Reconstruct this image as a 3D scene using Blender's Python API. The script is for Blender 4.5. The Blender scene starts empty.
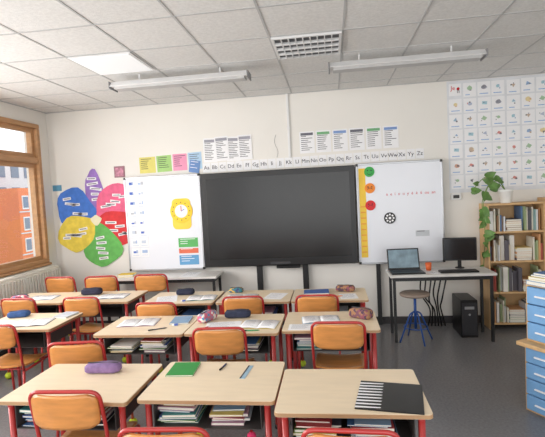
import bpy, bmesh, math, random
from mathutils import Vector, Matrix
R=random.Random(7)
COL=bpy.context.scene.collection
D=5.665; ZC=2.947; XL=-3.77; XR=3.7; YB=-1.8
# ---------------------------------------------------------------- materials
def s2l(c): return tuple(((x/255)/12.92 if x/255<=.04045 else ((x/255+.055)/1.055)**2.4) for x in c)
MATS={}
def mat(name,rgb,rough=.5,metal=0.,var=.06,scale=8.,stretch=(1,1,1),bump=0.,bscale=60.,emit=0.,coat=0.,spec=.5):
    if name in MATS: return MATS[name]
    m=bpy.data.materials.new(name); m.use_nodes=True; nt=m.node_tree; b=nt.nodes['Principled BSDF']
    c=s2l(rgb); b.inputs['Roughness'].default_value=rough; b.inputs['Metallic'].default_value=metal; b.inputs['Specular IOR Level'].default_value=spec
    if coat: b.inputs['Coat Weight'].default_value=coat
    tc=nt.nodes.new('ShaderNodeTexCoord'); mp=nt.nodes.new('ShaderNodeMapping'); mp.inputs['Scale'].default_value=stretch
    nt.links.new(tc.outputs['Object'],mp.inputs[0])
    n=nt.nodes.new('ShaderNodeTexNoise'); n.inputs['Scale'].default_value=scale; n.inputs['Detail'].default_value=4
    nt.links.new(mp.outputs[0],n.inputs['Vector'])
    r=nt.nodes.new('ShaderNodeValToRGB'); r.color_ramp.elements[0].position=.3; r.color_ramp.elements[1].position=.7
    r.color_ramp.elements[0].color=(*[max(0,x*(1-var)) for x in c],1); r.color_ramp.elements[1].color=(*[min(1,x*(1+var)) for x in c],1)
    nt.links.new(n.outputs[0],r.inputs[0]); nt.links.new(r.outputs[0],b.inputs['Base Color'])
    if bump:
        n2=nt.nodes.new('ShaderNodeTexNoise'); n2.inputs['Scale'].default_value=bscale; nt.links.new(mp.outputs[0],n2.inputs['Vector'])
        bp=nt.nodes.new('ShaderNodeBump'); bp.inputs['Strength'].default_value=bump; bp.inputs['Distance'].default_value=.01
        nt.links.new(n2.outputs[0],bp.inputs['Height']); nt.links.new(bp.outputs[0],b.inputs['Normal'])
    if emit:
        nt.links.new(r.outputs[0],b.inputs['Emission Color']); b.inputs['Emission Strength'].default_value=emit
    MATS[name]=m; return m
WALL=mat('wall_paint',(229,226,220),.9,var=.02,scale=1.5,bump=.05,bscale=120)
CEIL=mat('ceiling_tile',(222,221,219),.95,var=.07,scale=45,bump=.3,bscale=160)
GRID=mat('ceiling_grid_metal',(184,184,184),.6,var=.02)
FLOOR=mat('floor_vinyl',(120,119,121),.26,var=.14,scale=55,bump=.03,bscale=30)
LAM=mat('desk_laminate',(228,209,180),.36,var=.04,scale=6,stretch=(1,5,1))
EDGE=mat('desk_edge',(176,140,104),.5)
WOOD=mat('chair_plywood',(205,138,74),.38,var=.15,scale=5,stretch=(1,6,6),coat=.2)
RED=mat('red_steel',(172,44,42),.35,var=.04,coat=.3)
DARK=mat('black_metal',(28,28,30),.45)
TRAY=mat('tray_steel',(62,58,58),.5)
BALL=mat('tennis_felt',(196,214,60),.95,var=.1,scale=60)
PINKB=mat('pink_felt',(226,60,110),.95,var=.1,scale=60)
WHITE=mat('white_paper',(236,236,238),.8,var=.015)
BOARD=mat('whiteboard_enamel',(226,229,236),.25,var=.015,scale=2)
ALU=mat('aluminium',(176,178,182),.35,.8)
BLK=mat('black_plastic',(14,14,16),.35)
SCR=mat('screen_glass',(17,17,18),.24,var=.3,scale=1.2,spec=.5)
WFR=mat('window_wood',(184,140,98),.5,var=.14,scale=4,stretch=(6,1,6))
PINE=mat('pine_board',(206,168,120),.5,var=.1,scale=4,stretch=(5,5,1))
BLUE=mat('blue_drawer',(118,164,208),.4)
BLUEM=mat('blue_steel',(40,84,160),.35)
CWHITE=mat('white_metal',(224,224,224),.5,var=.02)
RADW=mat('radiator_enamel',(226,224,216),.45)
INK=mat('ink',(50,50,60),.8); REDINK=mat('red_ink',(200,40,50),.8); BLUEINK=mat('blue_ink',(80,110,190),.8); SOFT=mat('ink_soft',(110,110,120),.8)
def cm(name,rgb,rough=.6,**k): return mat(name,rgb,rough,**k)
# ---------------------------------------------------------------- mesh builder
class MB:
    def __init__(s): s.bm=bmesh.new(); s.mats=[]
    def mi(s,m):
        if m not in s.mats: s.mats.append(m)
        return s.mats.index(m)
    def _fin(s,faces,m,smooth=False):
        i=s.mi(m)
        for f in faces: f.material_index=i; f.smooth=smooth
    def box(s,a,b,m,bev=0.,seg=1):
        a=Vector(a);b=Vector(b);c=(a+b)/2;d=b-a
        tmp=bmesh.new(); bmesh.ops.create_cube(tmp,size=1)
        for v in tmp.verts: v.co=Vector((v.co.x*d.x+c.x,v.co.y*d.y+c.y,v.co.z*d.z+c.z))
        if bev: bmesh.ops.bevel(tmp,geom=tmp.edges[:],offset=min(bev,min(abs(d.x),abs(d.y),abs(d.z))*.45),segments=seg,affect='EDGES',profile=.5)
        s.merge(tmp,m,seg>1); return s
    def merge(s,tmp,m,smooth=False,M=None):
        i=s.mi(m); mp={}
        for v in tmp.verts: mp[v]=s.bm.verts.new(M@v.co if M else v.co)
        for f in tmp.faces:
            try:
                g=s.bm.faces.new([mp[v] for v in f.verts]); g.material_index=i; g.smooth=smooth
            except ValueError: pass
        tmp.free()
    def poly(s,pts,m,ext=None,smooth=False):
        vs=[s.bm.verts.new(p) for p in pts]; fs=[s.bm.faces.new(vs)]
        if ext:
            e=Vector(ext); v2=[s.bm.verts.new(Vector(p)+e) for p in pts]; fs.append(s.bm.faces.new(v2[::-1]))
            n=len(vs)
            for i in range(n): fs.append(s.bm.faces.new([vs[i],v2[i],v2[(i+1)%n],vs[(i+1)%n]][::-1]))
        s._fin(fs,m,smooth); return s
    def tube(s,pts,r,m,seg=8,cap=True):
        pts=[Vector(p) for p in pts]; n=len(pts); rings=[]
        t0=(pts[1]-pts[0]).normalized(); up=Vector((0,0,1)) if abs(t0.z)<.9 else Vector((1,0,0))
        nrm=t0.cross(up).normalized()
        for i,p in enumerate(pts):
            t=(pts[min(i+1,n-1)]-pts[max(i-1,0)]).normalized()
            nrm=(nrm-t*nrm.dot(t)).normalized(); bn=t.cross(nrm)
            rr=r[i] if isinstance(r,(list,tuple)) else r
            rings.append([s.bm.verts.new(p+(nrm*math.cos(a)+bn*math.sin(a))*rr) for a in [2*math.pi*k/seg for k in range(seg)]])
        fs=[]
        for i in range(n-1):
            for k in range(seg): fs.append(s.bm.faces.new([rings[i][k],rings[i][(k+1)%seg],rings[i+1][(k+1)%seg],rings[i+1][k]]))
        s._fin(fs,m,True)
        if cap: s._fin([s.bm.faces.new(rings[0][::-1]),s.bm.faces.new(rings[-1])],m)
        return s
    def lathe(s,prof,m,c=(0,0,0),seg=24,axis='z'):
        c=Vector(c); rings=[]
        for (r,z) in prof:
            ring=[]
            for k in range(seg):
                a=2*math.pi*k/seg; x,y=r*math.cos(a),r*math.sin(a)
                v=Vector((x,y,z)) if axis=='z' else Vector((x,-z,y))
                ring.append(s.bm.verts.new(c+v))
            rings.append(ring)
        fs=[]
        for i in range(len(rings)-1):
            for k in range(seg): fs.append(s.bm.faces.new([rings[i][k],rings[i][(k+1)%seg],rings[i+1][(k+1)%seg],rings[i+1][k]]))
        s._fin(fs,m,True)
        s._fin([s.bm.faces.new(rings[0][::-1]),s.bm.faces.new(rings[-1])],m)
        return s
    def sphere(s,c,r,m,sc=(1,1,1),sub=2):
        t=bmesh.new(); bmesh.ops.create_icosphere(t,subdivisions=sub,radius=r)
        for v in t.verts: v.co=Vector((v.co.x*sc[0]+c[0],v.co.y*sc[1]+c[1],v.co.z*sc[2]+c[2]))
        s.merge(t,m,True); return s
    def panel(s,fn,th,m,nu=10,nv=6,smooth=True):
        A=[];B=[]
        for j in range(nv+1):
            ra=[];rb=[]
            for i in range(nu+1):
                p,n=fn(i/nu,j/nv); p=Vector(p);n=Vector(n)
                ra.append(s.bm.verts.new(p+n*th/2)); rb.append(s.bm.verts.new(p-n*th/2))
            A.append(ra);B.append(rb)
        fs=[];ed=[]
        for j in range(nv):
            for i in range(nu):
                fs.append(s.bm.faces.new([A[j][i],A[j][i+1],A[j+1][i+1],A[j+1][i]]))
                fs.append(s.bm.faces.new([B[j][i],B[j+1][i],B[j+1][i+1],B[j][i+1]]))
        for i in range(nu):
            ed.append(s.bm.faces.new([A[0][i],B[0][i],B[0][i+1],A[0][i+1]]))
            ed.append(s.bm.faces.new([A[nv][i],A[nv][i+1],B[nv][i+1],B[nv][i]]))
        for j in range(nv):
            ed.append(s.bm.faces.new([A[j][0],A[j+1][0],B[j+1][0],B[j][0]]))
            ed.append(s.bm.faces.new([A[j][nu],B[j][nu],B[j+1][nu],A[j+1][nu]]))
        s._fin(fs,m,smooth); s._fin(ed,m,False); return s
    def mesh(s,name):
        bmesh.ops.recalc_face_normals(s.bm,faces=s.bm.faces[:])
        me=bpy.data.meshes.new(name); s.bm.to_mesh(me); s.bm.free()
        for m in s.mats: me.materials.append(m)
        return me
def obj(name,mb=None,loc=(0,0,0),rot=0.,parent=None,label=None,category=None,group=None,kind=None,rx=0.,ry=0.):
    me=mb.mesh(name) if isinstance(mb,MB) else mb
    o=bpy.data.objects.new(name,me); COL.objects.link(o)
    o.location=loc; o.rotation_euler=(rx,ry,rot)
    if parent: o.parent=parent
    if label: o['label']=label
    if category: o['category']=category
    if group: o['group']=group
    if kind: o['kind']=kind
    return o
def copy_tree(root,loc,rot=0.,label=None,rx=0.):
    def rec(o,par):
        c=o.copy(); COL.objects.link(c)
        if par: c.parent=par
        for ch in list(o.children):
            rec(ch,c)
        return c
    c=rec(root,None); c.location=loc; c.rotation_euler=(rx,0,rot)
    if label: c['label']=label
    return c
def fillet(pts,rad,n=5):
    pts=[Vector(p) for p in pts]; out=[pts[0]]
    for i in range(1,len(pts)-1):
        a,b,c=pts[i-1],pts[i],pts[i+1]; r=min(rad,(a-b).length*.45,(c-b).length*.45)
        p0=b+(a-b).normalized()*r; p1=b+(c-b).normalized()*r
        for k in range(n+1):
            t=k/n; out.append(p0*(1-t)**2+b*2*t*(1-t)+p1*t*t)
    out.append(pts[-1]); return out
def rrect(w,h,r,z=0,n=5,cx=0,cy=0):
    o=[]
    for (x,y,a0) in((w/2-r,h/2-r,0),(-w/2+r,h/2-r,90),(-w/2+r,-h/2+r,180),(w/2-r,-h/2+r,270)):
        for k in range(n+1):
            a=math.radians(a0+90*k/n); o.append((cx+x+r*math.cos(a),cy+y+r*math.sin(a),z))
    return o
TC={}
def textmesh(t,size,m,ext=.0008):
    k=(t,size,m.name)
    if k in TC: return TC[k]
    c=bpy.data.curves.new('lettering','FONT'); c.body=t; c.size=size; c.extrude=ext; c.align_x='CENTER'; c.align_y='CENTER'; c.resolution_u=2
    o=bpy.data.objects.new('lettering',c); COL.objects.link(o)
    dg=bpy.context.evaluated_depsgraph_get(); me=bpy.data.meshes.new_from_object(o.evaluated_get(dg)); me.name='lettering'
    bpy.data.objects.remove(o); me.materials.clear(); me.materials.append(m); TC[k]=me; return me
def text(t,size,m,parent,loc,rx=math.pi/2,rz=0.):
    return obj('lettering',textmesh(t,size,m),loc,rz,parent,rx=rx)
# ---------------------------------------------------------------- room
obj('floor',MB().box((XL-.2,YB,-.1),(XR+.2,D+.2,0),FLOOR),kind='structure')
obj('ceiling',MB().box((XL-.2,YB,ZC),(XR+.2,D+.2,ZC+.1),CEIL),kind='structure')
g=MB(); P=.58; HW=.008
x=.15-P*7
while x<XR:
    if x>XL: g.box((x-HW,YB,ZC-.004),(x+HW,D,ZC+.002),GRID)
    x+=P
y=3.585-P*9
while y<D:
    if y>YB: g.box((XL,y-HW,ZC-.0045),(XR,y+HW,ZC+.002),GRID)
    y+=P
g.box((XL,D-.025,ZC-.006),(XR,D,ZC+.002),GRID); g.box((XL,YB,ZC-.006),(XL+.025,D,ZC+.002),GRID)
obj('trim_1',g,kind='structure')
obj('wall_back',MB().box((XL-.2,D,0),(XR+.2,D+.2,ZC),WALL),kind='structure')
obj('wall_right',MB().box((XR,YB,0),(XR+.2,D,ZC),WALL),kind='structure')
WZ0,WZ1,WY1=.95,2.76,5.46
obj('wall_left',MB().box((XL-.2,YB,0),(XL,D,WZ0),WALL).box((XL-.2,YB,WZ1),(XL,D,ZC),WALL).box((XL-.2,WY1,WZ0),(XL,D,WZ1),WALL),kind='structure')
BASE=mat('baseboard_dark',(60,58,60),.5)
obj('baseboard_back',MB().box((XL,D-.012,0),(XR,D,.09),BASE),kind='structure')
obj('baseboard_left',MB().box((XL,YB,0),(XL+.012,D-.012,.09),BASE),kind='structure')
GL=bpy.data.materials.new('window_glass'); GL.use_nodes=True; nt=GL.node_tree; nt.nodes.clear()
o_=nt.nodes.new('ShaderNodeOutputMaterial'); mx=nt.nodes.new('ShaderNodeMixShader'); tr=nt.nodes.new('ShaderNodeBsdfTransparent'); gs=nt.nodes.new('ShaderNodeBsdfGlossy'); gs.inputs['Roughness'].default_value=.02
mx.inputs[0].default_value=.06; nt.links.new(tr.outputs[0],mx.inputs[1]); nt.links.new(gs.outputs[0],mx.inputs[2]); nt.links.new(mx.outputs[0],o_.inputs[0])
def window(n,y0,y1):
    w=MB(); x0,x1=XL-.12,XL+.03; t=.06
    w.box((x0,y0,WZ0),(x1,y1,WZ0+.05),WFR,.006).box((x0,y0,WZ1-.055),(x1,y1,WZ1),WFR,.006)
    w.box((x0,y0,WZ0+.05),(x1,y0+t,WZ1-.055),WFR,.006).box((x0,y1-t,WZ0+.05),(x1,y1,WZ1-.055),WFR,.006)
    w.box((x0+.02,y0+t,2.25),(x1-.01,y1-t,2.33),WFR,.006)
    ym=(y0+y1)/2; w.box((x0+.02,ym-.045,WZ0+.05),(x1-.01,ym+.045,2.25),WFR,.006)
    for (a,b,c,d) in((y0+t,ym-.045,WZ0+.05,2.25),(ym+.045,y1-t,WZ0+.05,2.25),(y0+t,y1-t,2.33,WZ1-.055)):
        s=.05; xa,xb=x0+.03,x0+.1
        w.box((xa,a,c),(xb,b,c+s),WFR).box((xa,a,d-s),(xb,b,d),WFR).box((xa,a,c+s),(xb,a+s,d-s),WFR).box((xa,b-s,c+s),(xb,b,d-s),WFR)
    o=obj('window_%d'%n,w,kind='structure')
    gp=MB()
    for (a,b,c,d) in((y0+t,ym-.045,WZ0+.05,2.25),(ym+.045,y1-t,WZ0+.05,2.25),(y0+t,y1-t,2.33,WZ1-.055)):
        gp.poly([(x0+.06,a+.05,c+.05),(x0+.06,b-.05,c+.05),(x0+.06,b-.05,d-.05),(x0+.06,a+.05,d-.05)],GL)
    obj('glass_pane',gp,parent=o)
    hd=MB().box((x1-.012,ym-.012,1.5),(x1+.02,ym+.012,1.62),ALU,.004); obj('handle',hd,parent=o)
window(1,3.5,WY1); window(2,1.5,3.46); window(3,-.5,1.46); 
obj('trim_2',MB().box((XL-.12,YB,WZ0),(XL-.05,-.5,WZ1),WFR).box((XL-.1,YB,WZ0-.03),(XL+.06,WY1,WZ0-.001),WFR,.005),kind='structure')
OR=mat('orange_facade',(232,138,92),.8,var=.05); PALE=mat('pale_facade',(218,220,224),.8); GLS=mat('facade_window',(120,135,155),.3); WT=mat('facade_white',(235,235,235),.7)
GRASS=mat('outdoor_ground',(120,128,118),.9,var=.2,scale=.5)
b=MB().box((-25,26.5,-9),(-20,34,2.9),OR)
bw=MB()
for j in range(8):
    for i in range(8):
        z=2.4-j*1.4; yy=26.8+i*.9; bw.box((-20.02,yy,z-.9),(-19.95,yy+.6,z),WT); bw.box((-19.99,yy+.06,z-.8),(-19.93,yy+.54,z-.08),GLS)
    bw.box((-20.03,26.5,2.4-j*1.4-1.1),(-19.96,34,2.4-j*1.4-1.02),PALE)
bo=obj('apartment_building',b,label='orange apartment block with white-framed windows outside the window',category='building'); obj('facade_windows',bw,parent=bo)
b=MB().box((-40,12,-9),(-26,44,6.2),PALE); bw=MB()
for j in range(7):
    for i in range(19):
        z=5.4-j*2.1; yy=13+i*1.6; bw.box((-26.0,yy,z-1.3),(-25.95,yy+.9,z),GLS)
bo=obj('apartment_building',b,label='pale grey apartment block seen through the window',category='building'); obj('facade_windows',bw,parent=bo)
obj('ground',MB().box((-60,-40,-9.3),(-4.2,60,-9),GRASS),kind='structure')
# radiator
r=MB()
r.box((XL+.03,3.4,.18),(XL+.13,5.5,.90),RADW,.01)
for i in range(42): r.box((XL+.128,3.43+i*.05,.22),(XL+.146,3.46+i*.05,.86),RADW,.004)
ro=obj('radiator',r,label='long off-white panel radiator under the wooden window',category='radiator')
rg=MB()
for i in range(60): rg.box((XL+.035,3.42+i*.0345,.90),(XL+.125,3.432+i*.0345,.912),RADW)
obj('grille',rg,parent=ro)
for yy in(3.8,5.1): obj('bracket',MB().box((XL,yy,.3),(XL+.035,yy+.04,.7),ALU),parent=ro)
obj('pipe',MB().tube(fillet([(XL+.08,5.48,.24),(XL+.08,5.58,.24),(XL+.08,5.58,.0)],.03),.012,RADW),parent=ro)
# ---------------------------------------------------------------- ceiling fixtures
LP=mat('light_panel_glow',(240,242,244),.5,var=.0,emit=.2)
o=obj('ceiling_light_panel',MB().box((-2.16,3.6,ZC-.012),(-1.60,4.15,ZC),CWHITE,.004),label='square flush ceiling light panel, dull off-white',category='ceiling light')
obj('diffuser',MB().box((-2.14,3.62,ZC-.016),(-1.62,4.13,ZC-.012),LP),parent=o)
o=obj('louver_light',MB().box((-.42,3.6,ZC-.02),(.14,3.62,ZC),CWHITE).box((-.42,4.135,ZC-.02),(.14,4.155,ZC),CWHITE).box((-.42,3.62,ZC-.02),(-.40,4.135,ZC),CWHITE).box((.12,3.62,ZC-.02),(.14,4.135,ZC),CWHITE),label='square recessed ceiling light with white metal louver grid',category='ceiling light')
obj('reflector',MB().box((-.40,3.62,ZC-.004),(.12,4.135,ZC-.0005),mat('louver_back',(96,98,102),.6)),parent=o)
l=MB()
for i in range(1,9): l.box((-.40+i*.0578-.004,3.62,ZC-.024),(-.40+i*.0578+.004,4.135,ZC-.004),CWHITE)
for i in range(1,4): l.box((-.40,3.62+i*.129-.009,ZC-.026),(.12,3.62+i*.129+.009,ZC-.004),CWHITE)
obj('louver',l,parent=o)
def tubelight(x0,x1,y):
    o=obj('fluorescent_light',None,((x0+x1)/2,y,ZC),label='long white ceiling-mounted fluorescent tube fixture, switched off',category='ceiling light',group='fluorescent fixtures on the ceiling')
    L=(x1-x0)/2; CG=mat('cap_grey',(130,130,132),.5)
    pr=[(-L,-.045,-.065),(-L,.045,-.065),(-L,.09,-.115),(-L,.085,-.12),(-L,-.085,-.12),(-L,-.09,-.115)]
    obj('lamp_housing',MB().poly(pr,CWHITE,(2*L,0,0)),parent=o)
    obj('lamp_diffuser',MB().poly([(-L+.03,-.07,-.12),(-L+.03,.07,-.12),(-L+.03,.055,-.14),(-L+.03,-.055,-.14)],mat('lamp_diffuser_plastic',(190,190,190),.5),(2*L-.06,0,0)),parent=o)
    for s in(-1,1):
        obj('end_cap',MB().box((s*L-.006*(1-s),-.09,-.138),(s*L+.006*(1+s),.09,-.07),CG,.004),parent=o)
        obj('mounting_bracket',MB().box((s*L*.6-.006,-.006,-.065),(s*L*.6+.006,.006,0),CWHITE),parent=o)
tubelight(-2.09,-.73,4.27); tubelight(.04,1.40,4.27)
# ---------------------------------------------------------------- chair
def make_chair():
    o=obj('school_chair',None,(0,0,0))
    w=.176; r=.0098; seat_z=.43; zb=.625; zh=.175
    def back(u,v):
        x=(u-.5)*2; z=zb+v*zh; e=min(v,1-v)*zh; rr=.045; k=0 if e>rr else rr-math.sqrt(max(0,rr*rr-(rr-e)**2))
        X=x*(.170-k); return (X,-.085+.03*(X/.170)**2-(v*.02),z),(0,-1,0)
    obj('backrest',MB().panel(back,.011,WOOD,12,10),parent=o)
    def seat(u,v):
        X=(u-.5)*2; y=.0+v*.36; e=min(v,1-v)*.36; rr=.05; k=0 if e>rr else rr-math.sqrt(max(0,rr*rr-(rr-e)**2))
        z=seat_z+.012*abs(X)**2+(-.02*max(0,(v-.8)/.2)**2)+.012*max(0,(.25-v)/.25); return (X*(.180-k),y,z+.008),(0,0,1)
    obj('seat',MB().panel(seat,.012,WOOD,10,12),parent=o)
    fr=MB()
    fr.tube(fillet([(-w,.0,seat_z-.012),(-w-.004,-.03,.60),(-w-.004,-.075,.808),(w+.004,-.075,.808),(w+.004,-.03,.60),(w,.0,seat_z-.012)],.055,6),r,RED)
    fr.tube([(-w,.0,seat_z-.012),(-w,.34,seat_z-.012)],r,RED).tube([(w,.0,seat_z-.012),(w,.34,seat_z-.012)],r,RED)
    fr.tube([(-w,.05,seat_z-.012),(w,.05,seat_z-.012)],r*.9,RED).tube([(-w,.3,seat_z-.012),(w,.3,seat_z-.012)],r*.9,RED)
    obj('frame',fr,parent=o)
    for sx in(-1,1):
        for (y0,y1) in((0.0,-.05),(.34,.37)):
            lg=obj('leg',MB().tube([(sx*w,y0,seat_z-.012),(sx*(w+.008),y1,.035)],r*1.05,RED),parent=o)
            obj('tennis_ball',MB().sphere((sx*(w+.008),y1,.033),.033,BALL if not(sx>0 and y1<0) else PINKB,(1,1,1),2),parent=lg)
    return o
ch=make_chair(); ch['category']='chair'; ch['group']='wooden school chairs with red frames'
base_lab='red-framed plywood school chair '
chairs=[(-1.32,2.02,0.03,'tucked at a desk with a mauve case'),(-.70,1.70,.05,'pulled out behind the green notebook desk'),(.035,1.715,-.03,'behind the desk with the striped folder'),
 (-1.70,2.73,.12,'pulled back beside a desk'),(-.805,3.0,.04,'at a desk with a navy pencil case'),(.01,3.10,-.03,'at a desk in the middle row'),
 (-1.56,3.75,.0,'at a desk in the far row'),(-.82,3.91,.05,'at a far desk with papers'),(-.16,3.91,-.0,'at a far desk with a blue notebook'),
 (-2.62,3.13,.05,'at a desk beside the radiator'),(-2.42,4.02,.0,'at a desk below the window'),(-3.08,4.02,-.0,'at a desk near the radiator'),(-2.30,2.35,1.25,'turned sideways in the aisle')]
first=True
for (x,y,rz,l) in chairs:
    if first: ch.location=(x,y,0); ch.rotation_euler=(0,0,rz); ch['label']=base_lab+l; first=False
    else: copy_tree(ch,(x,y,0),rz,base_lab+l)
for (x,y,rz) in((-2.10,4.92,.05),(-2.70,4.9,.1),(-3.22,4.92,-.05)):
    c=copy_tree(ch,(x,y,0),rz,base_lab+'by the long wall table'); c.scale=(1.05,.9,1.05)
# ---------------------------------------------------------------- desk
def make_desk():
    o=obj('school_desk',None,(0,0,0)); W,Dp,H=.70,.50,.72
    obj('desktop',MB().poly([(a+W/2,b+Dp/2,c) for a,b,c in rrect(W-.004,Dp-.004,.02,H-.022)],LAM,(0,0,.022)),parent=o)
    obj('desk_edge',MB().poly([(a+W/2,b+Dp/2,c) for a,b,c in rrect(W,Dp,.022,H-.02)],EDGE,(0,0,.016)),parent=o)
    tr=MB(); x0,x1,y0,y1=.075,W-.075,.03,.42; z=.56
    tr.box((x0,y0,z),(x1,y1,z+.004),TRAY).box((x0,y1-.004,z+.004),(x1,y1,H-.022),TRAY).box((x0,y0,z+.004),(x0+.004,y1-.004,H-.022),TRAY).box((x1-.004,y0,z+.004),(x1,y1-.004,H-.022),TRAY)
    obj('book_tray',tr,parent=o)
    fr=MB()
    for x in(.045,W-.045): fr.box((x-.014,.03,H-.05),(x+.014,Dp-.03,H-.022),RED,.004)
    fr.box((.045,Dp-.06,H-.05),(W-.045,Dp-.035,H-.022),RED,.004)
    obj('frame',fr,parent=o)
    for x in(.045,W-.045):
        for y in(.045,Dp-.045):
            lg=obj('leg',MB().tube([(x,y,.015),(x,y,H-.045)],.016,RED,10),parent=o)
            obj('foot_cap',MB().lathe([(.019,0),(.021,.012),(.017,.03)],BLK,(x,y,0),12),parent=lg)
    return o
dk=make_desk(); dk['category']='desk'; dk['group']='single school desks in rows'
NB=[cm('cover_%d'%i,c) for i,c in enumerate([(226,226,224),(60,100,150),(60,130,130),(160,60,64),(200,180,100),(130,160,190),(60,60,76),(100,140,84),(170,130,150),(190,196,204),(40,44,56),(90,110,170)])]
PAGES=mat('page_edges',(228,224,212),.9,var=.1,scale=200,stretch=(1,1,30))
desks=[(-.300,1.944,'holding a black and white folder'),(-1.008,2.055,'holding a green notebook and ruler'),(-1.744,2.024,'holding a mauve pencil case'),
 (-.395,3.133,'with a brown pencil case'),(-1.113,3.09,'with a navy pencil case'),(-1.818,3.08,'with a pen on it'),
 (-.405,4.0,'with papers and a blue notebook'),(-1.113,4.0,'with sheets of paper'),(-1.84,4.0,'with a dark pencil case'),
 (-2.97,3.24,'beside the radiator'),(-2.725,4.12,'below the window'),(-3.435,4.12,'against the radiator'),]
def nbook(w,d,t,cov):
    return MB().box((-w/2,-d/2,0),(w/2,d/2,t*.12),cov).box((-w/2,-d/2,t*.88),(w/2,d/2,t),cov).box((-w/2,-d/2,t*.12),(-w/2+.002,d/2,t*.88),cov).box((-w/2+.002,-d/2+.002,t*.12),(w/2-.002,d/2-.002,t*.88),PAGES).mesh('notebook')
NBM=[nbook(.16+.05*R.random(),.22+.03*R.random(),.005+.012*R.random(),m) for m in NB for _ in(0,1)]
for i,(x,y,l) in enumerate(desks):
    lab='beige-topped single desk with red legs '+l
    if i==0: dk.location=(x,y,0); dk['label']=lab
    else: copy_tree(dk,(x,y,0),0,lab)
    if i<9:
        for cx in(.19,.44):
            z=.5642
            for k in range(R.choice((6,8,9)) if i<6 else 3):
                me=R.choice(NBM); t=max(v.co.z for v in me.vertices)
                if z+t>.685: break
                obj('notebook',me,(x+cx+R.uniform(-.015,.02),y+.17+R.uniform(-.02,.03),z),R.uniform(-.08,.08),label='school notebook lying in the tray under a desk',category='notebook',group='notebooks in the desk trays'); z+=t+.0003
# ---------------------------------------------------------------- things on desks
def pencil_case(x,y,z,w,d,h,rz,rgb,lab,name='pencil_case',spots=None):
    m=cm('fabric_%d_%d_%d'%rgb,rgb,.9,var=.22,scale=25)
    if spots and not m.get('sp'):
        m['sp']=1; nt=m.node_tree; b_=nt.nodes['Principled BSDF']; tc=nt.nodes.new('ShaderNodeTexCoord'); vo=nt.nodes.new('ShaderNodeTexVoronoi'); vo.inputs['Scale'].default_value=55
        nt.links.new(tc.outputs['Object'],vo.inputs['Vector']); hs=nt.nodes.new('ShaderNodeValToRGB'); hs.color_ramp.interpolation='CONSTANT'
        el=hs.color_ramp.elements; el[0].position=0; el[0].color=(*s2l(spots[0]),1); el[1].position=.4; el[1].color=(*s2l(spots[1]),1)
        for p_,c_ in((.6,spots[2]),(.8,rgb)):
            e_=el.new(p_); e_.color=(*s2l(c_),1)
        sp=nt.nodes.new('ShaderNodeSeparateColor'); nt.links.new(vo.outputs['Color'],sp.inputs[0]); nt.links.new(sp.outputs[0],hs.inputs[0]); nt.links.new(hs.outputs[0],b_.inputs['Base Color'])
    tmp=bmesh.new(); bmesh.ops.create_cube(tmp,size=1); bmesh.ops.subdivide_edges(tmp,edges=tmp.edges[:],cuts=7,use_grid_fill=True)
    for v in tmp.verts:
        c=v.co; q=abs(2*c.x)**8+abs(2*c.y)**4+abs(2*c.z)**4
        p=Vector((c.x/q**.2,c.y/q**.25,c.z/q**.25))
        v.co=Vector((p.x*w*.92,p.y*d*(1+.06*math.sin(9*p.x)),max(0,(p.z+.5)*h*(1+.05*math.sin(7*p.x+1)))))
    b=MB(); b.merge(tmp,m,True)
    o=obj(name,b,(x,y,z),rz,label=lab,category='pencil case')
    obj('zipper',MB().box((-w*.40,-.004,h*.985),(w*.40,.004,h*1.03+.002),mat('zip_grey',(60,60,66),.5)),parent=o)
    return o
T=.7200
pencil_case(-1.36,2.40,T,.23,.08,.055,.05,(134,108,152),'mauve fabric pencil case lying on a desk')
def book(x,y,w,d,t,rz,m,lab,z=T,name='notebook'):
    return obj(name,nbook(w,d,t,m),(x,y,z),rz,label=lab,category='notebook')
book(-.885,2.43,.155,.19,.008,.05,cm('green_cover',(40,140,60)),'green exercise notebook lying on a desk')
def pen(x,y,rz,rgb,l=.14,z=T,lab='ballpoint pen lying on a desk'):
    m=cm('pen_%d_%d_%d'%rgb,rgb,.4)
    o=obj('pen',MB().tube([(-l/2,0,.0045),(l/2-.015,0,.0045),(l/2,0,.0045)],[.0045,.0045,.001],m,8),(x,y,z),rz,label=lab,category='pen')
    obj('pen_cap',MB().tube([(-l/2-.002,0,.0047),(-l/2+.035,0,.0047)],.0052,BLK,8),parent=o)
pen(-.66,2.47,1.4,(60,70,110),.1)
obj('ruler',MB().box((-.015,-.09,0),(.015,.09,.002),cm('ruler_plastic',(150,180,200),.2)).box((-.015,-.09,.002),(-.006,.09,.0023),INK),(-.51,2.40,T),-.1,label='short translucent blue ruler lying on a desk',category='ruler')
f=MB().box((-.15,-.15,0),(.15,.15,.006),BLK,.002)
for k in range(9):
    yy=-.143+k*.0315; f.poly([(-.149,yy,.0066),(-.04,yy+.010,.0066),(-.032,yy+.017,.0066),(-.04,yy+.020,.0066),(-.149,yy+.016,.0066)],WHITE)
obj('folder',f,(.235,2.11,T),-.16,label='black folder with bold white stripes along one side',category='folder')
def paper(x,y,w,d,rz,lab='sheet of white paper lying on a desk',m=WHITE,lines=True,z=T):
    p=MB().box((-w/2,-d/2,0),(w/2,d/2,.0012),m)
    if lines:
        for k in range(7): p.box((-w*.4,d*.38-k*d*.11,.0012),(w*(.1+.3*R.random()),d*.38-k*d*.11+.003,.0015),SOFT)
    return obj('paper_sheet',p,(x,y,z),rz,label=lab,category='paper')
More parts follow.
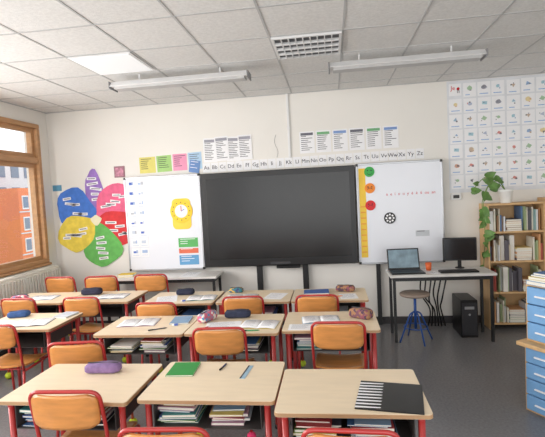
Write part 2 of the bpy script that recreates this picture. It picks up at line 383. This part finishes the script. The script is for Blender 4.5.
def openbook(x,y,w,d,rz,lab='open exercise book lying on a desk'):
    o=obj('open_notebook',MB().box((-w/2-.003,-d/2-.003,0),(w/2+.003,d/2+.003,.0015),R.choice(NB[1:9])),(x,y,T),rz,label=lab,category='notebook')
    for s in(-1,1):
        def pg(u,v,s=s): return (s*u*w/2,(v-.5)*d,.003+.008*math.sin(math.pi*min(1,u*1.0))*(1-u*.4)),(0,0,1)
        pm=MB().panel(pg,.002,WHITE,8,2)
        for k in range(6): pm.box((s*w*.25-w*.17,d*.36-k*d*.13,.0125),(s*w*.25+w*(.05+.1*R.random()),d*.36-k*d*.13+.003,.0129),SOFT)
        obj('page',pm,parent=o)
def eraser(x,y,rz,rgb=(240,240,240)): 
    obj('eraser',MB().box((-.022,-.01,0),(.022,.01,.012),cm('eraser_%d'%rgb[2],rgb,.8),.003).box((-.006,-.0104,-.0),(.0225,.0104,.0124),BLUEINK),(x,y,T),rz,label='small white eraser with blue sleeve lying on a desk',category='eraser')
SP1=((200,100,124),(100,150,190),(226,220,212)); SP2=((160,118,86),(80,60,80),(140,80,94)); SP3=((60,120,130),(220,180,90),(60,60,110))
pencil_case(-.79,3.50,T+.0015,.23,.085,.06,.08,(44,50,72),'dark navy pencil case lying on papers at a desk')
paper(-.86,3.28,.27,.2,.1); openbook(-.58,3.29,.28,.2,-.1)
pencil_case(-1.02,3.42,T,.20,.085,.075,1.15,(156,128,146),'long colourful patterned pencil case on a desk',spots=SP1)
pencil_case(.19,3.44,T,.20,.10,.075,-.6,(120,80,92),'plum and brown patterned pencil case lying on a desk',spots=SP2)
openbook(-.12,3.40,.28,.18,.1); paper(-.25,3.22,.2,.14,.0); pen(.06,3.22,.3,(50,110,190)); pen(-1.35,3.2,.5,(60,60,70)); openbook(-1.58,3.38,.3,.2,.1); eraser(-1.25,3.3,.4); pen(-1.0,3.2,.9,(200,60,60),.12)
book(-1.24,3.43,.15,.2,.01,.1,NB[5],'light blue notebook lying on a middle row desk'); pen(-.62,3.14,.1,(40,150,90),.13); eraser(.1,3.2,.8)
pencil_case(-1.52,4.37,T,.2,.09,.06,.1,(38,42,62),'dark pencil case lying on a far desk')
openbook(-1.30,4.2,.28,.2,.1); openbook(-.9,4.2,.3,.2,0); paper(-.57,4.22,.18,.25,-.2); paper(-1.65,4.18,.2,.27,.3)
book(-.18,4.30,.24,.17,.02,.05,cm('blue_cover',(70,100,160)),'blue notebook lying on a far desk')
pencil_case(.1,4.36,T,.2,.08,.06,-.2,(90,64,72),'patterned dark pencil case with pens on a far desk',spots=SP2)
pencil_case(-1.0,4.42,T,.16,.07,.05,-.1,(90,110,130),'grey blue patterned pencil case lying on a far desk',spots=SP3)
pen(.0,4.14,.2,(230,120,40)); pen(-.3,4.12,-.3,(50,90,180)); eraser(-1.45,4.08,.2); paper(.12,4.15,.16,.2,.1)
pencil_case(-2.6,4.47,T,.24,.1,.07,.1,(44,44,64),'dark pencil case lying on a desk near the window')
openbook(-2.3,4.35,.3,.2,.1); openbook(-3.1,4.35,.3,.2,.1); pencil_case(-3.32,4.3,T,.18,.08,.05,.4,(100,70,90),'wine coloured pencil case on a desk by the radiator',spots=SP1)
paper(-2.56,4.25,.2,.26,.2)
pencil_case(-2.82,3.62,T,.2,.09,.055,.3,(50,80,130),'blue pencil case lying on a desk by the radiator')
openbook(-2.55,3.42,.3,.21,.2); book(-2.38,3.64,.14,.18,.012,-.1,NB[9],'pale notebook lying on a desk by the radiator'); paper(-2.83,3.38,.18,.24,-.2)
def table(name,x0,x1,y0,y1,h,top,lab):
    o=obj(name,None,(x0,y0,0),label=lab,category='table')
    w,d=x1-x0,y1-y0
    obj('tabletop',MB().box((0,0,h-.028),(w,d,h),top,.004),parent=o)
    fr=MB().box((.03,.03,h-.07),(w-.03,.06,h-.028),DARK).box((.03,d-.06,h-.07),(w-.03,d-.03,h-.028),DARK).box((.03,.06,h-.07),(.06,d-.06,h-.028),DARK).box((w-.06,.06,h-.07),(w-.03,d-.06,h-.028),DARK)
    obj('frame',fr,parent=o)
    for x in(.03,w-.06):
        for y in(.03,d-.06): obj('leg',MB().box((x,y,0),(x+.03,y+.03,h-.07),DARK,.003),parent=o)
    return o
table('long_table',-2.9,-1.42,5.22,5.6,.74,cm('white_top',(225,222,218),.4),'long white-topped table with dark legs against the wall')
paper(-2.3,5.4,.3,.21,.1,z=.74); paper(-1.8,5.42,.21,.29,0,z=.74)
book(-2.65,5.42,.2,.15,.03,.1,cm('yellow_cover',(225,190,60)),'yellow book on the long wall table',z=.74)
# ---------------------------------------------------------------- interactive display & whiteboards
x0,x1,z0,z1=-1.640,.300,.80,2.0; yf=5.53
o=obj('interactive_display',MB().box((x0,yf,z0),(x1,5.62,z1),BLK,.008),label='large black interactive whiteboard display, switched off, between two whiteboards',category='display')
obj('screen_panel',MB().box((x0+.07,yf-.003,z0+.095),(x1-.07,yf+.002,z1-.07),SCR),parent=o)
obj('control_strip',MB().box((x0+.85,yf-.006,z0+.02),(x0+1.1,yf,z0+.05),mat('strip_grey',(60,60,64),.4)),parent=o)
obj('sensor_box',MB().box((-.72,yf+.01,z0-.04),(-.42,yf+.07,z0-.001),BLK,.006),parent=o)
for px in(-.95,-.36): obj('stand_post',MB().box((px-.035,5.60,0),(px+.035,5.655,z0+.1),DARK,.004),parent=o)
def wing(xa,xb,lab,po):
    o=obj('whiteboard',MB().box((xa,5.575,.775),(xb,5.60,2.012),BOARD),label=lab,category='whiteboard')
    f=MB(); t=.02
    f.box((xa,5.568,.775),(xb,5.606,.775+t),ALU,.003).box((xa,5.568,2.012-t),(xb,5.606,2.012),ALU,.003).box((xa,5.568,.775+t),(xa+t,5.606,2.012-t),ALU,.003).box((xb-t,5.568,.775+t),(xb,5.606,2.012-t),ALU,.003)
    for cx in(xa,xb-.03):
        for cz in(.775,1.982): f.box((cx,5.564,cz),(cx+.03,5.61,cz+.03),BLK,.004)
    obj('board_frame',f,parent=o)
    obj('wall_mount',MB().box((po-.02,5.606,1.2),(po+.02,D,1.6),DARK),parent=o)
wing(-2.685,-1.655,'white enamel board with cards and a yellow teaching clock',-2.2); wing(.312,1.334,'white enamel board with behaviour faces and red handwriting',.8)
BY=5.5750
obj('support_post',MB().box((.52,5.61,0),(.57,5.65,.9),DARK,.004),label='black metal support post under the whiteboard',category='post')
pb=[cm('pale_blue_%d'%k,c) for k,c in enumerate([(160,182,215),(190,200,215),(170,175,185)])]
for j in range(8):
    for i in range(2):
        c=MB().box((0,-.002,0),(.115,0,.115),WHITE)
        c.box((.012,-.0026,.02),(.1,-.002,.024),pb[0])
        c.box((.02,-.0026,.05),(.05+.03*R.random(),-.002,.07+.02*R.random()),R.choice(pb+[BLUEINK])); c.box((.06,-.0028,.05),(.065+.03*R.random(),-.002,.09),R.choice(pb))
        obj('word_card',c,(-2.635+i*.122,BY,1.86-j*.128),label='small white word card with pale drawing stuck on the whiteboard',category='card',group='word cards on the whiteboard')
c=MB().poly([(a,-.006,b_-.035) for a,b_,_ in rrect(.25,.40,.06)],cm('clock_card',(246,206,70)),(0,.006,0)).lathe([(.15,0.0),(.15,.008),(.145,.01)],cm('clock_yellow',(246,202,50)),(0,0,0),36,'y')
o=obj('teaching_clock',c,(-1.925,BY,1.54),label='yellow rounded teaching clock with white dial',category='clock')
obj('clock_face',MB().lathe([(.085,.010),(.085,.0125)],WHITE,(0,0,0),32,'y'),parent=o)
for k in range(12):
    a=k*math.pi/6; obj('hour_mark',MB().box((.115*math.sin(a)-.006,-.012,.115*math.cos(a)-.006),(.115*math.sin(a)+.006,-.0098,.115*math.cos(a)+.006),INK),parent=o)
h=MB(); h.poly([(-.004,-.0128,0),(.004,-.0128,0),(.004,-.0128,.07),(-.004,-.0128,.07)],REDINK,(0,-.002,0)); obj('clock_hand',h,parent=o)
h=MB(); h.poly([(0,-.0128,-.004),(.045,-.0128,.02),(.043,-.0128,.028),(0,-.0128,.004)],BLUEINK,(0,-.002,0)); obj('clock_hand',h,parent=o)
def wallcard(name,x0,x1,z0,z1,m,lab,y=D,lines=0,lm=INK,cat='poster',group=None,hdr=None,tilt=0.):
    w,hh=x1-x0,z1-z0
    c=MB().box((-w/2,-.003,-hh/2),(w/2,0,hh/2),m)
    if hdr: c.box((-w*.42,-.0036,hh*.32),(w*.42,-.003,hh*.44),hdr)
    for k in range(lines):
        z=hh*(.28 if hdr else .38)-k*hh*.72/max(lines,1)
        c.box((-w*.4,-.0036,z-.004),(-w*.4+w*(.35+.45*R.random()),-.003,z+.003),lm)
    o=obj(name,c,((x0+x1)/2,y,(z0+z1)/2),label=lab,category=cat,group=group); o.rotation_euler=(0,tilt,0); return o
GRN=cm('card_green',(90,176,96))
wallcard('lesson_card',-1.99,-1.73,1.07,1.19,GRN,'green lesson card stuck on the whiteboard',BY,3,WHITE,cat='card')
wallcard('lesson_card',-1.99,-1.73,.99,1.055,cm('card_orange',(222,110,80)),'orange red lesson card stuck on the whiteboard',BY,1,WHITE,cat='card')
wallcard('lesson_card',-1.99,-1.73,.84,.965,cm('card_blue',(96,156,200)),'blue lesson card stuck on the whiteboard',BY,3,WHITE,cat='card')
o=obj('behaviour_chart',MB().box((.345,-.003+BY,.86),(.425,BY,1.955),cm('strip_yellow',(240,200,70))),label='yellow vertical behaviour strip on the whiteboard',category='chart')
for k in range(9): obj('strip_mark',MB().box((.355,BY-.0036,.92+k*.07),(.415,BY-.003,.935+k*.07),cm('strip_orange',(234,160,60))),parent=o)
def face(x,z,rgb,lab,r=.062):
    m=cm('face_%d'%rgb[0],rgb); o=obj('face_magnet',MB().lathe([(r,0),(r,.008),(r*.96,.01)],m,(0,0,0),28,'y'),(x,BY,z),label=lab,category='magnet')
    for s_ in(-1,1): obj('eye',MB().lathe([(r*.13,.010),(r*.13,.012)],INK,(s_*r*.35,0,r*.25),10,'y'),parent=o)
    s=1 if rgb[1]>150 else -1
    obj('mouth',MB().tube([(r*.5*math.cos(a),-.0115,-r*.1*(1 if s>0 else 4)-s*r*.45*math.sin(a)) for a in [math.pi*k/8 for k in range(1,8)]],.003,INK,6),parent=o)
face(.475,1.91,(60,170,80),'round green smiling face magnet on the whiteboard'); face(.475,1.71,(240,140,50),'round orange face magnet on the whiteboard'); face(.475,1.50,(215,45,50),'round red face magnet on the whiteboard')
o=obj('magnet_dial',MB().lathe([(.07,0),(.07,.01),(.066,.012)],BLK,(0,0,0),28,'y'),(.70,BY,1.335),label='round black and white dial on the whiteboard',category='magnet')
for k in range(8):
    a=k*math.pi/4; obj('dial_mark',MB().lathe([(.012,.012),(.012,.015)],WHITE,(.043*math.cos(a),0,.043*math.sin(a)),10,'y'),parent=o)
obj('dial_mark',MB().lathe([(.016,.012),(.016,.015)],WHITE,(0,0,0),12,'y'),parent=o)
o=wallcard('handwriting_strip',.60,1.31,1.58,1.67,BOARD,'red handwritten letters on the whiteboard',BY,0,cat='writing')
text('a  e  i  o  u  y  é  è  ê  ou  an',.05,REDINK,o,(0,-.004,.0))
wallcard('name_label',1.0,1.16,1.10,1.17,cm('label_grey',(190,195,200)),'small printed label stuck on the whiteboard',BY,1,cat='label')
cols=[(214,204,110),(160,200,120),(228,150,180),(170,200,224),(100,136,190)]
for i,(xa,xb,c) in enumerate([(-2.49,-2.27,0),(-2.25,-2.05,1),(-2.03,-1.84,2),(-1.82,-1.64,3)]):
    wallcard('poster',xa,xb,2.06+.005*i,2.27+.008*i,cm('poster_col_%d'%c,cols[c]),['olive yellow','green','pink','pale blue'][i]+' handwritten poster on the wall above the whiteboard',lines=6,group='coloured posters on the wall',tilt=-.03*(i%2))
wallcard('poster',-1.81,-1.67,2.03,2.19,cm('poster_col_4',cols[4]),'small tilted blue sheet on the wall above the whiteboard',y=D-.0042,lines=3,lm=WHITE,tilt=.18)
for k,xa in enumerate((-1.61,-1.455,-1.30,-1.15)): wallcard('poster',xa,xa+.18,2.15+.01*(k%2),2.46+.012*(k%2),WHITE,'white text poster on the wall above the display',y=D-.0042*(k%2),lines=10,hdr=cm('hdr_grey',(150,150,160)),group='white text posters on the wall',tilt=(.02,-.03,.03,-.01)[k])
for k,xa in enumerate((-.36,-.155,.05,.255,.46,.665)): wallcard('poster',xa,xa+.185,2.19,2.46,WHITE,'white word list poster on the wall above the display',lines=8,hdr=[cm('hdr_dark',(100,100,110)),cm('hdr_green',(110,170,120)),cm('hdr_blue',(120,150,200))][k%3],group='white word posters on the wall')
AL='ABCDEFGHIJKLMNOPQRSTUVWXYZ'
for k,c in enumerate(AL):
    xa=-1.63+k*.107; z=2.022+.0008*k
    cc=MB().box((-.049,-.003,-.06),(.049,0,.06),WHITE)
    o=obj('letter_card',cc,(xa+.05,D,z+.06),label='white alphabet letter card on the wall above the display',category='card',group='alphabet letter cards on the wall')
    text(c+c.lower(),.068,INK,o,(0,-.0042,0))
obj('cable_conduit',MB().box((-.505,D-.02,2.15),(-.475,D,ZC),CWHITE,.003).box((-.51,D-.024,2.5),(-.47,D,2.53),CWHITE,.002),label='white plastic cable conduit running down the wall',category='conduit')
sc=MB().tube([(-.66+.02*math.sin(k*.6),D-.003,2.16+.026*k) for k in range(12)],.002,cm('cable_grey',(150,150,154)),6)
obj('hanging_cable',sc,label='thin grey cable hanging on the wall above the display',category='cable')
o=obj('wall_picture',MB().box((-.075,-.008,-.075),(.075,0,.075),cm('pic_frame',(150,110,120)),.003),(-2.775,D,2.10),label='small framed pinkish picture on the wall',category='picture')
obj('picture_print',MB().box((-.055,-.0095,-.055),(.055,-.008,.055),mat('pic_print',(190,130,150),.7,var=.4,scale=30)),parent=o)
# flower
fl=obj('paper_flower',None,(-3.15,D-.001,1.47),label='big paper flower display with coloured petals and word strips',category='wall decoration')
def petal(ang,dist,L,W,rgb,name,k,wedge=.25):
    a=math.radians(ang); ca,sa=math.cos(a),math.sin(a); pts=[]; ph=R.uniform(0,6)
    for i in range(22):
        t=2*math.pi*i/22; wob=1+.05*math.sin(3*t+ph)+.04*math.sin(5*t+2*ph)+R.uniform(-.02,.02)
        ct,st_=math.cos(t),math.sin(t); u=ct*L/2*wob*(1.06 if abs(ct)>.95 else 1); v=math.copysign(abs(st_)**1.15,st_)*W/2*(1+wedge*ct)*wob
        u+=dist; pts.append((u*ca-v*sa,-.002*k,u*sa+v*ca))
    p=MB().poly(pts,cm('petal_'+name,rgb,.8,var=.12,scale=14),(0,-.0015,0))
    for j in range(5):
        u=dist-L*.15+j*L*.12; v=R.uniform(-.1,.1)*W*1.2; ww=R.uniform(.055,.085); hh=.018
        cx,cz=u*ca-v*sa,u*sa+v*ca; tl=R.uniform(-.2,.2)
        q=[Vector((cx+ x_*math.cos(tl)-z_*math.sin(tl),-.002*k-.002,cz+x_*math.sin(tl)+z_*math.cos(tl))) for x_,z_ in((-ww,-hh),(ww,-hh),(ww,hh),(-ww,hh))]
        p.poly(q,WHITE,(0,-.0005,0)); c_=sum(q,Vector())/4
        p.poly([c_+Vector(((v_-c_).x*.75,-.0008,(v_-c_).z*.3)) for v_ in q],SOFT)
    obj('petal',p,parent=fl)
petal(91,.37,.58,.26,(150,116,190),'purple',1,.2); petal(149,.30,.62,.50,(70,120,205),'blue',2,.35); petal(40,.32,.60,.46,(228,104,140),'pink_red',3,.35)
petal(-22,.29,.56,.48,(212,56,60),'red',4,.35); petal(-80,.33,.58,.52,(104,182,92),'green',5,.35); petal(209,.31,.56,.48,(230,206,80),'yellow',6,.35)
cp=[( (.075+.012*math.sin(3*t_))*math.cos(t_),-.0135,(.065+.01*math.cos(4*t_))*math.sin(t_)) for t_ in [2*math.pi*k/18 for k in range(18)]]
obj('flower_centre',MB().poly(cp,cm('flower_mid',(236,230,196),.8),(0,-.0015,0)),parent=fl)
obj('petal_caption',MB().box((-.6,-.004,.42),(-.47,-.002,.5),cm('caption_teal',(90,150,180))),parent=fl)
# wall chart of cards
obj('backing_sheet',MB().box((1.43,D-.002,1.60),(2.95,D,2.935),cm('sheet_offwhite',(218,220,224),.8)),label='large white backing sheet for picture cards on the wall',category='poster')
ic=[(206,162,142),(146,172,206),(152,176,200),(222,204,156),(190,170,150),(140,140,150),(176,184,204),(160,196,208),(162,190,158),(206,136,130)]
proto=[]; CB=cm('caption_blue',(130,164,212))
for k in range(30):
    c=MB().box((-.072,-.002,-.082),(.072,0,.082),WHITE); m1=cm('icon_%d'%(k%10),ic[k%10]); m2=cm('icon_%d'%((k*3+1)%10),ic[(k*3+1)%10])
    n_=R.choice((3,4,5,6,9,14)); rr=R.uniform(.015,.03); ph=R.random()*3; asp=R.uniform(.8,1.6)
    c.poly([(rr*asp*math.cos(2*math.pi*i/n_+ph)*(1+.35*R.random()),-.0026,.018+rr*math.sin(2*math.pi*i/n_+ph)*(1+.3*R.random())) for i in range(n_)],m1,(0,-.0004,0))
    for _ in range(2):
        a_=R.uniform(-.045,.02); b_=R.uniform(-.02,.03); c.box((a_,-.0034,b_),(a_+R.uniform(.006,.025),-.003,b_+R.uniform(.004,.02)),R.choice([m2,SOFT]))
    c.box((-.05,-.0028,-.062),(.0+.05*R.random(),-.002,-.053),CB)
    proto.append(c.mesh('picture_card'))
for j in range(7):
    for i in range(9):
        if j==0 and i<1: continue
        obj('picture_card',R.choice(proto),(1.525+i*.163+R.uniform(-.005,.005),D-.002,2.82-j*.182+R.uniform(-.005,.005)),label='small white card with a coloured picture and word',category='card',group='picture cards of the wall chart')
o=obj('chart_title',MB().box((-.07,-.003,-.07),(.07,0,.07),WHITE),(1.525,D-.002,2.83),label='white title card with red lettering on the wall chart',category='card'); text('Je',.07,REDINK,o,(-.025,-.004,.02))
obj('title_figure',MB().sphere((.035,-.004,.01),.02,REDINK,(1,.08,1),1).box((.022,-.006,-.04),(.028,-.003,-.005),INK).box((.042,-.006,-.04),(.048,-.003,-.005),INK),parent=o)
o=obj('thermostat',MB().box((-.06,-.025,-.04),(.06,0,.04),CWHITE,.006),(1.50,D,1.555),label='white wall thermostat with dark display',category='thermostat'); obj('thermostat_display',MB().box((-.035,-.027,-.02),(.035,-.025,.02),BLK),parent=o)
# ---------------------------------------------------------------- computer table area
TH=.75
table('computer_table',.60,1.70,4.92,5.34,TH,cm('grey_top',(205,203,200),.4),'light-topped computer table with black metal legs')
o=obj('laptop',MB().box((-.18,-.13,0),(.18,.12,.016),BLK,.005),(.80,5.10,TH),.05,label='open black laptop with a muted desktop on its screen',category='laptop')
obj('laptop_keyboard',MB().box((-.15,-.04,.016),(.15,.09,.0175),mat('keys_dark',(50,50,54),.5)),parent=o)
lo=obj('laptop_lid',MB().box((-.18,0,0),(.18,.01,.24),BLK,.004),(0,.12,.014),parent=o,rx=-.25)
obj('laptop_screen',MB().box((-.165,-.0015,.018),(.165,0,.225),mat('laptop_display',(118,140,152),.4,var=.35,scale=9,emit=.06)),parent=lo)
o=obj('monitor',MB().box((-.18,-.02,.09),(.18,.02,.35),BLK,.006),(1.42,5.27,TH),-.1,label='black computer monitor standing on the table',category='monitor')
obj('monitor_screen',MB().box((-.168,-.022,.105),(.168,-.02,.338),mat('mon_dark',(22,24,30),.15)),parent=o); obj('monitor_stand',MB().box((-.02,.02,.008),(.02,.035,.14),BLK).lathe([(.05,0),(.05,.008),(.045,.01)],BLK,(0,.015,0),20),parent=o)
o=obj('keyboard',MB().box((-.2,-.06,0),(.2,.06,.018),BLK,.004),(1.34,5.04,TH),.0,label='black computer keyboard on the table',category='keyboard')
obj('key_block',MB().box((-.19,-.05,.018),(.19,.05,.021),mat('key_cap',(44,44,48),.5)),parent=o)
o=obj('cup',MB().lathe([(.028,0),(.036,.085),(.034,.085),(.026,.004)],cm('cup_orange',(215,100,50)),(0,0,0),20),(1.06,5.2,TH),label='orange cup standing beside the laptop',category='cup')
paper(1.08,5.03,.1,.14,.3,lab='small paper note lying on the computer table',z=TH)
o=obj('computer_tower',MB().box((-.09,0,0),(.09,.36,.42),BLK,.006),(1.46,5.10,0),label='black desktop computer tower on the floor under the table',category='computer')
obj('front_panel',MB().box((-.08,-.006,.03),(.08,0,.39),mat('tower_front',(45,45,50),.4),.002),parent=o)
obj('drive_slot',MB().box((-.05,-.01,.32),(.05,-.006,.35),ALU),parent=o); obj('power_button',MB().lathe([(.012,.0),(.012,.004)],ALU,(0,-.006,.26),12,'y'),parent=o)
for k in range(6):
    obj('power_cable',MB().tube(fillet([(1.02+.06*k,5.40,.72),(1.0+.05*k,5.46,.42-.05*(k%3)),(1.14+.02*k,5.5,.22+.04*(k%2)),(1.10+.04*k,5.52,.008)],.14,7),.009,BLK,6),label='black computer cable hanging behind the table',category='cable')
o=obj('stool',MB().lathe([(.001,.515),(.15,.515),(.16,.525),(.16,.54),(.15,.547),(.001,.55)],cm('stool_seat',(150,134,122),.5),(0,0,0),28),(.86,4.98,0),.3,label='round stool with blue steel base beside the computer table',category='stool')
obj('stool_post',MB().tube([(0,0,.15),(0,0,.516)],.015,BLUEM,12).lathe([(.05,.49),(.05,.515)],BLUEM,(0,0,0),16),parent=o)
for k in range(4):
    a=k*math.pi/2; obj('leg',MB().tube(fillet([(0,0,.34),(.06*math.cos(a),.06*math.sin(a),.32),(.19*math.cos(a),.19*math.sin(a),.010)],.05),.009,BLUEM,8),parent=o)
rg=MB(); rg.tube([(.125*math.cos(t),.125*math.sin(t),.17) for t in [2*math.pi*k/24 for k in range(25)]],.006,BLUEM,6,False); obj('foot_ring',rg,parent=o)
# ---------------------------------------------------------------- bookcases
BK=[cm('spine_%d'%i,c,.6) for i,c in enumerate([(230,226,218),(176,84,74),(96,126,166),(222,198,130),(226,224,220),(150,118,90),(205,206,210),(208,156,110),(96,92,100),(140,170,170),(226,220,204),(200,188,164),(232,232,230),(160,176,134),(222,224,228),(234,228,210)])]
def book_up(t,d,h,m):
    return MB().box((0,0,0),(t*.15,d,h),m).box((t*.85,0,0),(t,d,h),m).box((t*.15,0,0),(t*.85,.002,h),m).box((t*.15,.002,.003),(t*.85,d-.004,h-.004),PAGES).mesh('book')
BM=[]
for k in range(48):
    t,d,h=R.uniform(.006,.024)*(2.4 if k%8==0 else 1),R.uniform(.17,.2),R.uniform(.16,.30); BM.append((book_up(t,d,h,BK[k%16]),t,h))
def bookcase(x0,x1,y0,y1,H,levels,lab,grp,lim):
    o=obj('bookcase',None,(0,0,0),label=lab,category='bookcase')
    obj('side_panel',MB().box((x0,y0,0),(x0+.02,y1,H),PINE,.002),parent=o); obj('side_panel',MB().box((x1-.02,y0,0),(x1,y1,H),PINE,.002),parent=o)
    obj('back_panel',MB().box((x0+.02,y1-.008,.05),(x1-.02,y1,H-.02),PINE),parent=o); obj('top_panel',MB().box((x0+.02,y0,H-.02),(x1-.02,y1,H),PINE),parent=o)
    for li,z in enumerate(levels):
        obj('shelf',MB().box((x0+.02,y0+.005,z-.02),(x1-.02,y1-.008,z),PINE),parent=o)
        x=x0+.024; cap=min([l for l in levels if l>z]+[H])-z-.03; sx=x0+.2+.07*((li*2)%3)
        while True:
            if sx is not None and x>sx and x+.2<min(x1-.03,lim):   # a flat stack of books
                zz=z
                for q_ in range(R.randint(5,8)):
                    t_=R.uniform(.012,.03)
                    if zz+t_>z+cap: break
                    obj('book',nbook(.16+.01*R.random(),.2,t_,R.choice(BK)),(x+.09,y0+.12,zz),R.uniform(-.04,.04),label='book lying in a flat stack on a pine shelf',category='book',group=grp); zz+=t_+.0003
                x+=.185; sx=None; continue
            me,t,h=R.choice(BM)
            if h>cap: me,t,h=min(BM,key=lambda q:q[2])
            if x+t>min(x1-.03,lim): break
            if R.random()<.04: x+=.025
            else: obj('book',me,(x,y0+.01+R.uniform(0,.07),z),label='book standing upright on a pine bookcase shelf',category='book',group=grp); x+=t+.001
bookcase(1.76,2.38,5.36,5.655,1.46,(.08,.44,.80,1.14),'pine bookcase full of books with a plant on top','books on the pine bookcase',9)
bookcase(2.42,3.1,5.30,5.655,1.50,(.08,.44,.80,1.14),'wide pine bookcase filled with books','books on the wide bookcase',2.72)
# plant
po=obj('potted_pothos',MB().lathe([(.05,0),(.06,.01),(.075,.13),(.082,.135),(.082,.155),(.07,.155)],cm('pot_white',(238,238,234),.3),(0,0,0),24),(1.99,5.44,1.46),label='trailing pothos plant in a white pot on the bookcase',category='plant')
obj('soil',MB().lathe([(.068,.14),(.068,.148)],cm('soil_brown',(60,42,30),.9),(0,0,0),20),parent=po)
LEAF=mat('pothos_leaf',(92,130,62),.45,var=.3,scale=12)
lf=MB(); vines=[[(0,0,.14),(-.08,-.02,.23),(-.21,-.06,.22),(-.28,-.08,.0),(-.26,-.09,-.35),(-.30,-.1,-.80)],[(0,0,.14),(-.06,-.03,.25),(-.20,-.1,.26),(-.31,-.13,.05),(-.28,-.14,-.3),(-.24,-.14,-.6)],[(0,0,.14),(-.1,-.02,.30),(-.24,-.04,.32),(-.38,-.04,.16)]]
st=MB()
def leaf(p,d,s):
    d=Vector(d).normalized(); sd=d.cross(Vector((R.uniform(-.3,.3),-1,R.uniform(-.2,.5)))).normalized(); n=sd.cross(d)
    pts=[(-.05,0),(-.12,.2),(.0,.38),(.3,.42),(.65,.28),(1,0),(.65,-.28),(.3,-.42),(.0,-.38),(-.12,-.2)]
    lf.poly([p+d*a*s+sd*b*s+n*(abs(b)*.25*s-a*a*.15*s) for a,b in pts],LEAF)
for v in vines:
    q=fillet(v,.1,3); st.tube(q,.004,cm('stem_green',(110,140,70)),6)
    for i_,p in enumerate(q[3::3]):
        leaf(Vector(p),(R.uniform(-1,1),R.uniform(-.8,0),R.uniform(-1,.3)),R.uniform(.08,.12))
    for a_,b_ in zip(q[4:],q[5:]):
        if (Vector(a_)-Vector(b_)).length>.08:
            for t_ in(.3,.75): leaf(Vector(a_).lerp(Vector(b_),t_),(R.uniform(-1,1),R.uniform(-.8,0),R.uniform(-1,.2)),R.uniform(.06,.095))
for _ in range(3): leaf(Vector((R.uniform(-.14,-.04),R.uniform(-.03,.05),.17+R.uniform(0,.1))),(R.uniform(-1,.3),R.uniform(-1,.3),R.uniform(-.1,1)),.09)
obj('stem',st,parent=po); obj('foliage',lf,parent=po)
# ---------------------------------------------------------------- blue drawer units (angled, fronts facing the room)
RZ=math.radians(-58)
def drawers(z0,H,rows,org,w,lab):
    o=obj('drawer_unit',None,(org[0],org[1],z0),RZ,label=lab,category='cabinet'); d=.45
    obj('body',MB().box((0,.01,0),(.012,d,H),PINE).box((w-.012,.01,0),(w,d,H),PINE).box((.012,.01,0),(w-.012,d,.012),PINE).box((.012,.01,H-.012),(w-.012,d,H),PINE).box((.012,d-.01,.012),(w-.012,d,H-.012),PINE),parent=o)
    rh=(H-.024)/rows; cw=(w-.024)/3
    for r_ in range(rows):
        for c_ in range(3):
            xx=.012+c_*cw; zz=.012+r_*rh
            dr=obj('drawer',MB().box((xx+.003,-.008,zz+.004),(xx+cw-.003,.3,zz+rh-.004),BLUE,.006),parent=o)
            obj('handle',MB().box((xx+cw/2-.045,-.024,zz+rh/2-.006),(xx+cw/2+.045,-.008,zz+rh/2+.006),WHITE,.004),parent=dr)
    return o
drawers(.0,.50,4,(1.37,3.46),.75,'pine cabinet with pale blue drawers standing on the floor')
o=obj('cabinet_top',MB().box((-.02,-.06,0),(.8,.5,.03),PINE,.004),(1.37,3.46,.50),RZ,label='pine board lying on the blue drawer cabinet',category='board')
drawers(.53,.42,3,(1.385,3.46),.72,'upper pine cabinet with pale blue drawers')
z=.95
for k,(w_,d_,t_,m_) in enumerate(((.26,.34,.03,5),(.24,.32,.012,0),(.25,.33,.02,4),(.22,.3,.01,9),(.2,.28,.015,1))):
    obj('notebook',nbook(w_,d_,t_,NB[m_]),(1.60,3.41,z),RZ+R.uniform(-.08,.08),label='book in a stack on top of the drawer cabinet',category='notebook',group='books stacked on the drawer cabinet'); z+=t_+.0003
# ---------------------------------------------------------------- lights, world, camera
sc=bpy.context.scene
w=bpy.data.worlds.new('World'); sc.world=w; w.use_nodes=True; bg=w.node_tree.nodes['Background']; bg.inputs[0].default_value=(.95,.975,1,1); bg.inputs[1].default_value=1.55
def area(name,loc,rot,sx,sy,pw,col=(1,1,1)):
    l=bpy.data.lights.new(name,'AREA'); l.shape='RECTANGLE'; l.size=sx; l.size_y=sy; l.energy=pw; l.color=col
    o=bpy.data.objects.new(name,l); o.location=loc; o.rotation_euler=rot; COL.objects.link(o); return o
area('window_daylight',(XL-.3,1.4,1.86),(0,-math.pi/2,0),1.8,5.6,380,(1,.99,.975))
area('rear_fill',(.5,YB+.05,1.7),(math.pi/2,0,0),6,2.2,75,(1,.985,.96))  # soft fill lamp added behind the camera, at the unbuilt rear wall
cd=bpy.data.cameras.new('camera'); cam=bpy.data.objects.new('camera',cd); COL.objects.link(cam); sc.camera=cam
cd.sensor_width=36; cd.lens=446.4/545*36; cd.clip_start=.05
yaw,pit,rol=.1324,.0564,-.0517
f=Vector((-math.sin(yaw)*math.cos(pit),math.cos(yaw)*math.cos(pit),-math.sin(pit))); r=Vector((math.cos(yaw),math.sin(yaw),0)); u=r.cross(f)
r2=r*math.cos(rol)+u*math.sin(rol); u2=u*math.cos(rol)-r*math.sin(rol)
M=Matrix(((r2.x,u2.x,-f.x,0),(r2.y,u2.y,-f.y,0),(r2.z,u2.z,-f.z,1.710),(0,0,0,1))); cam.matrix_world=M
sc.view_settings.view_transform='Standard'
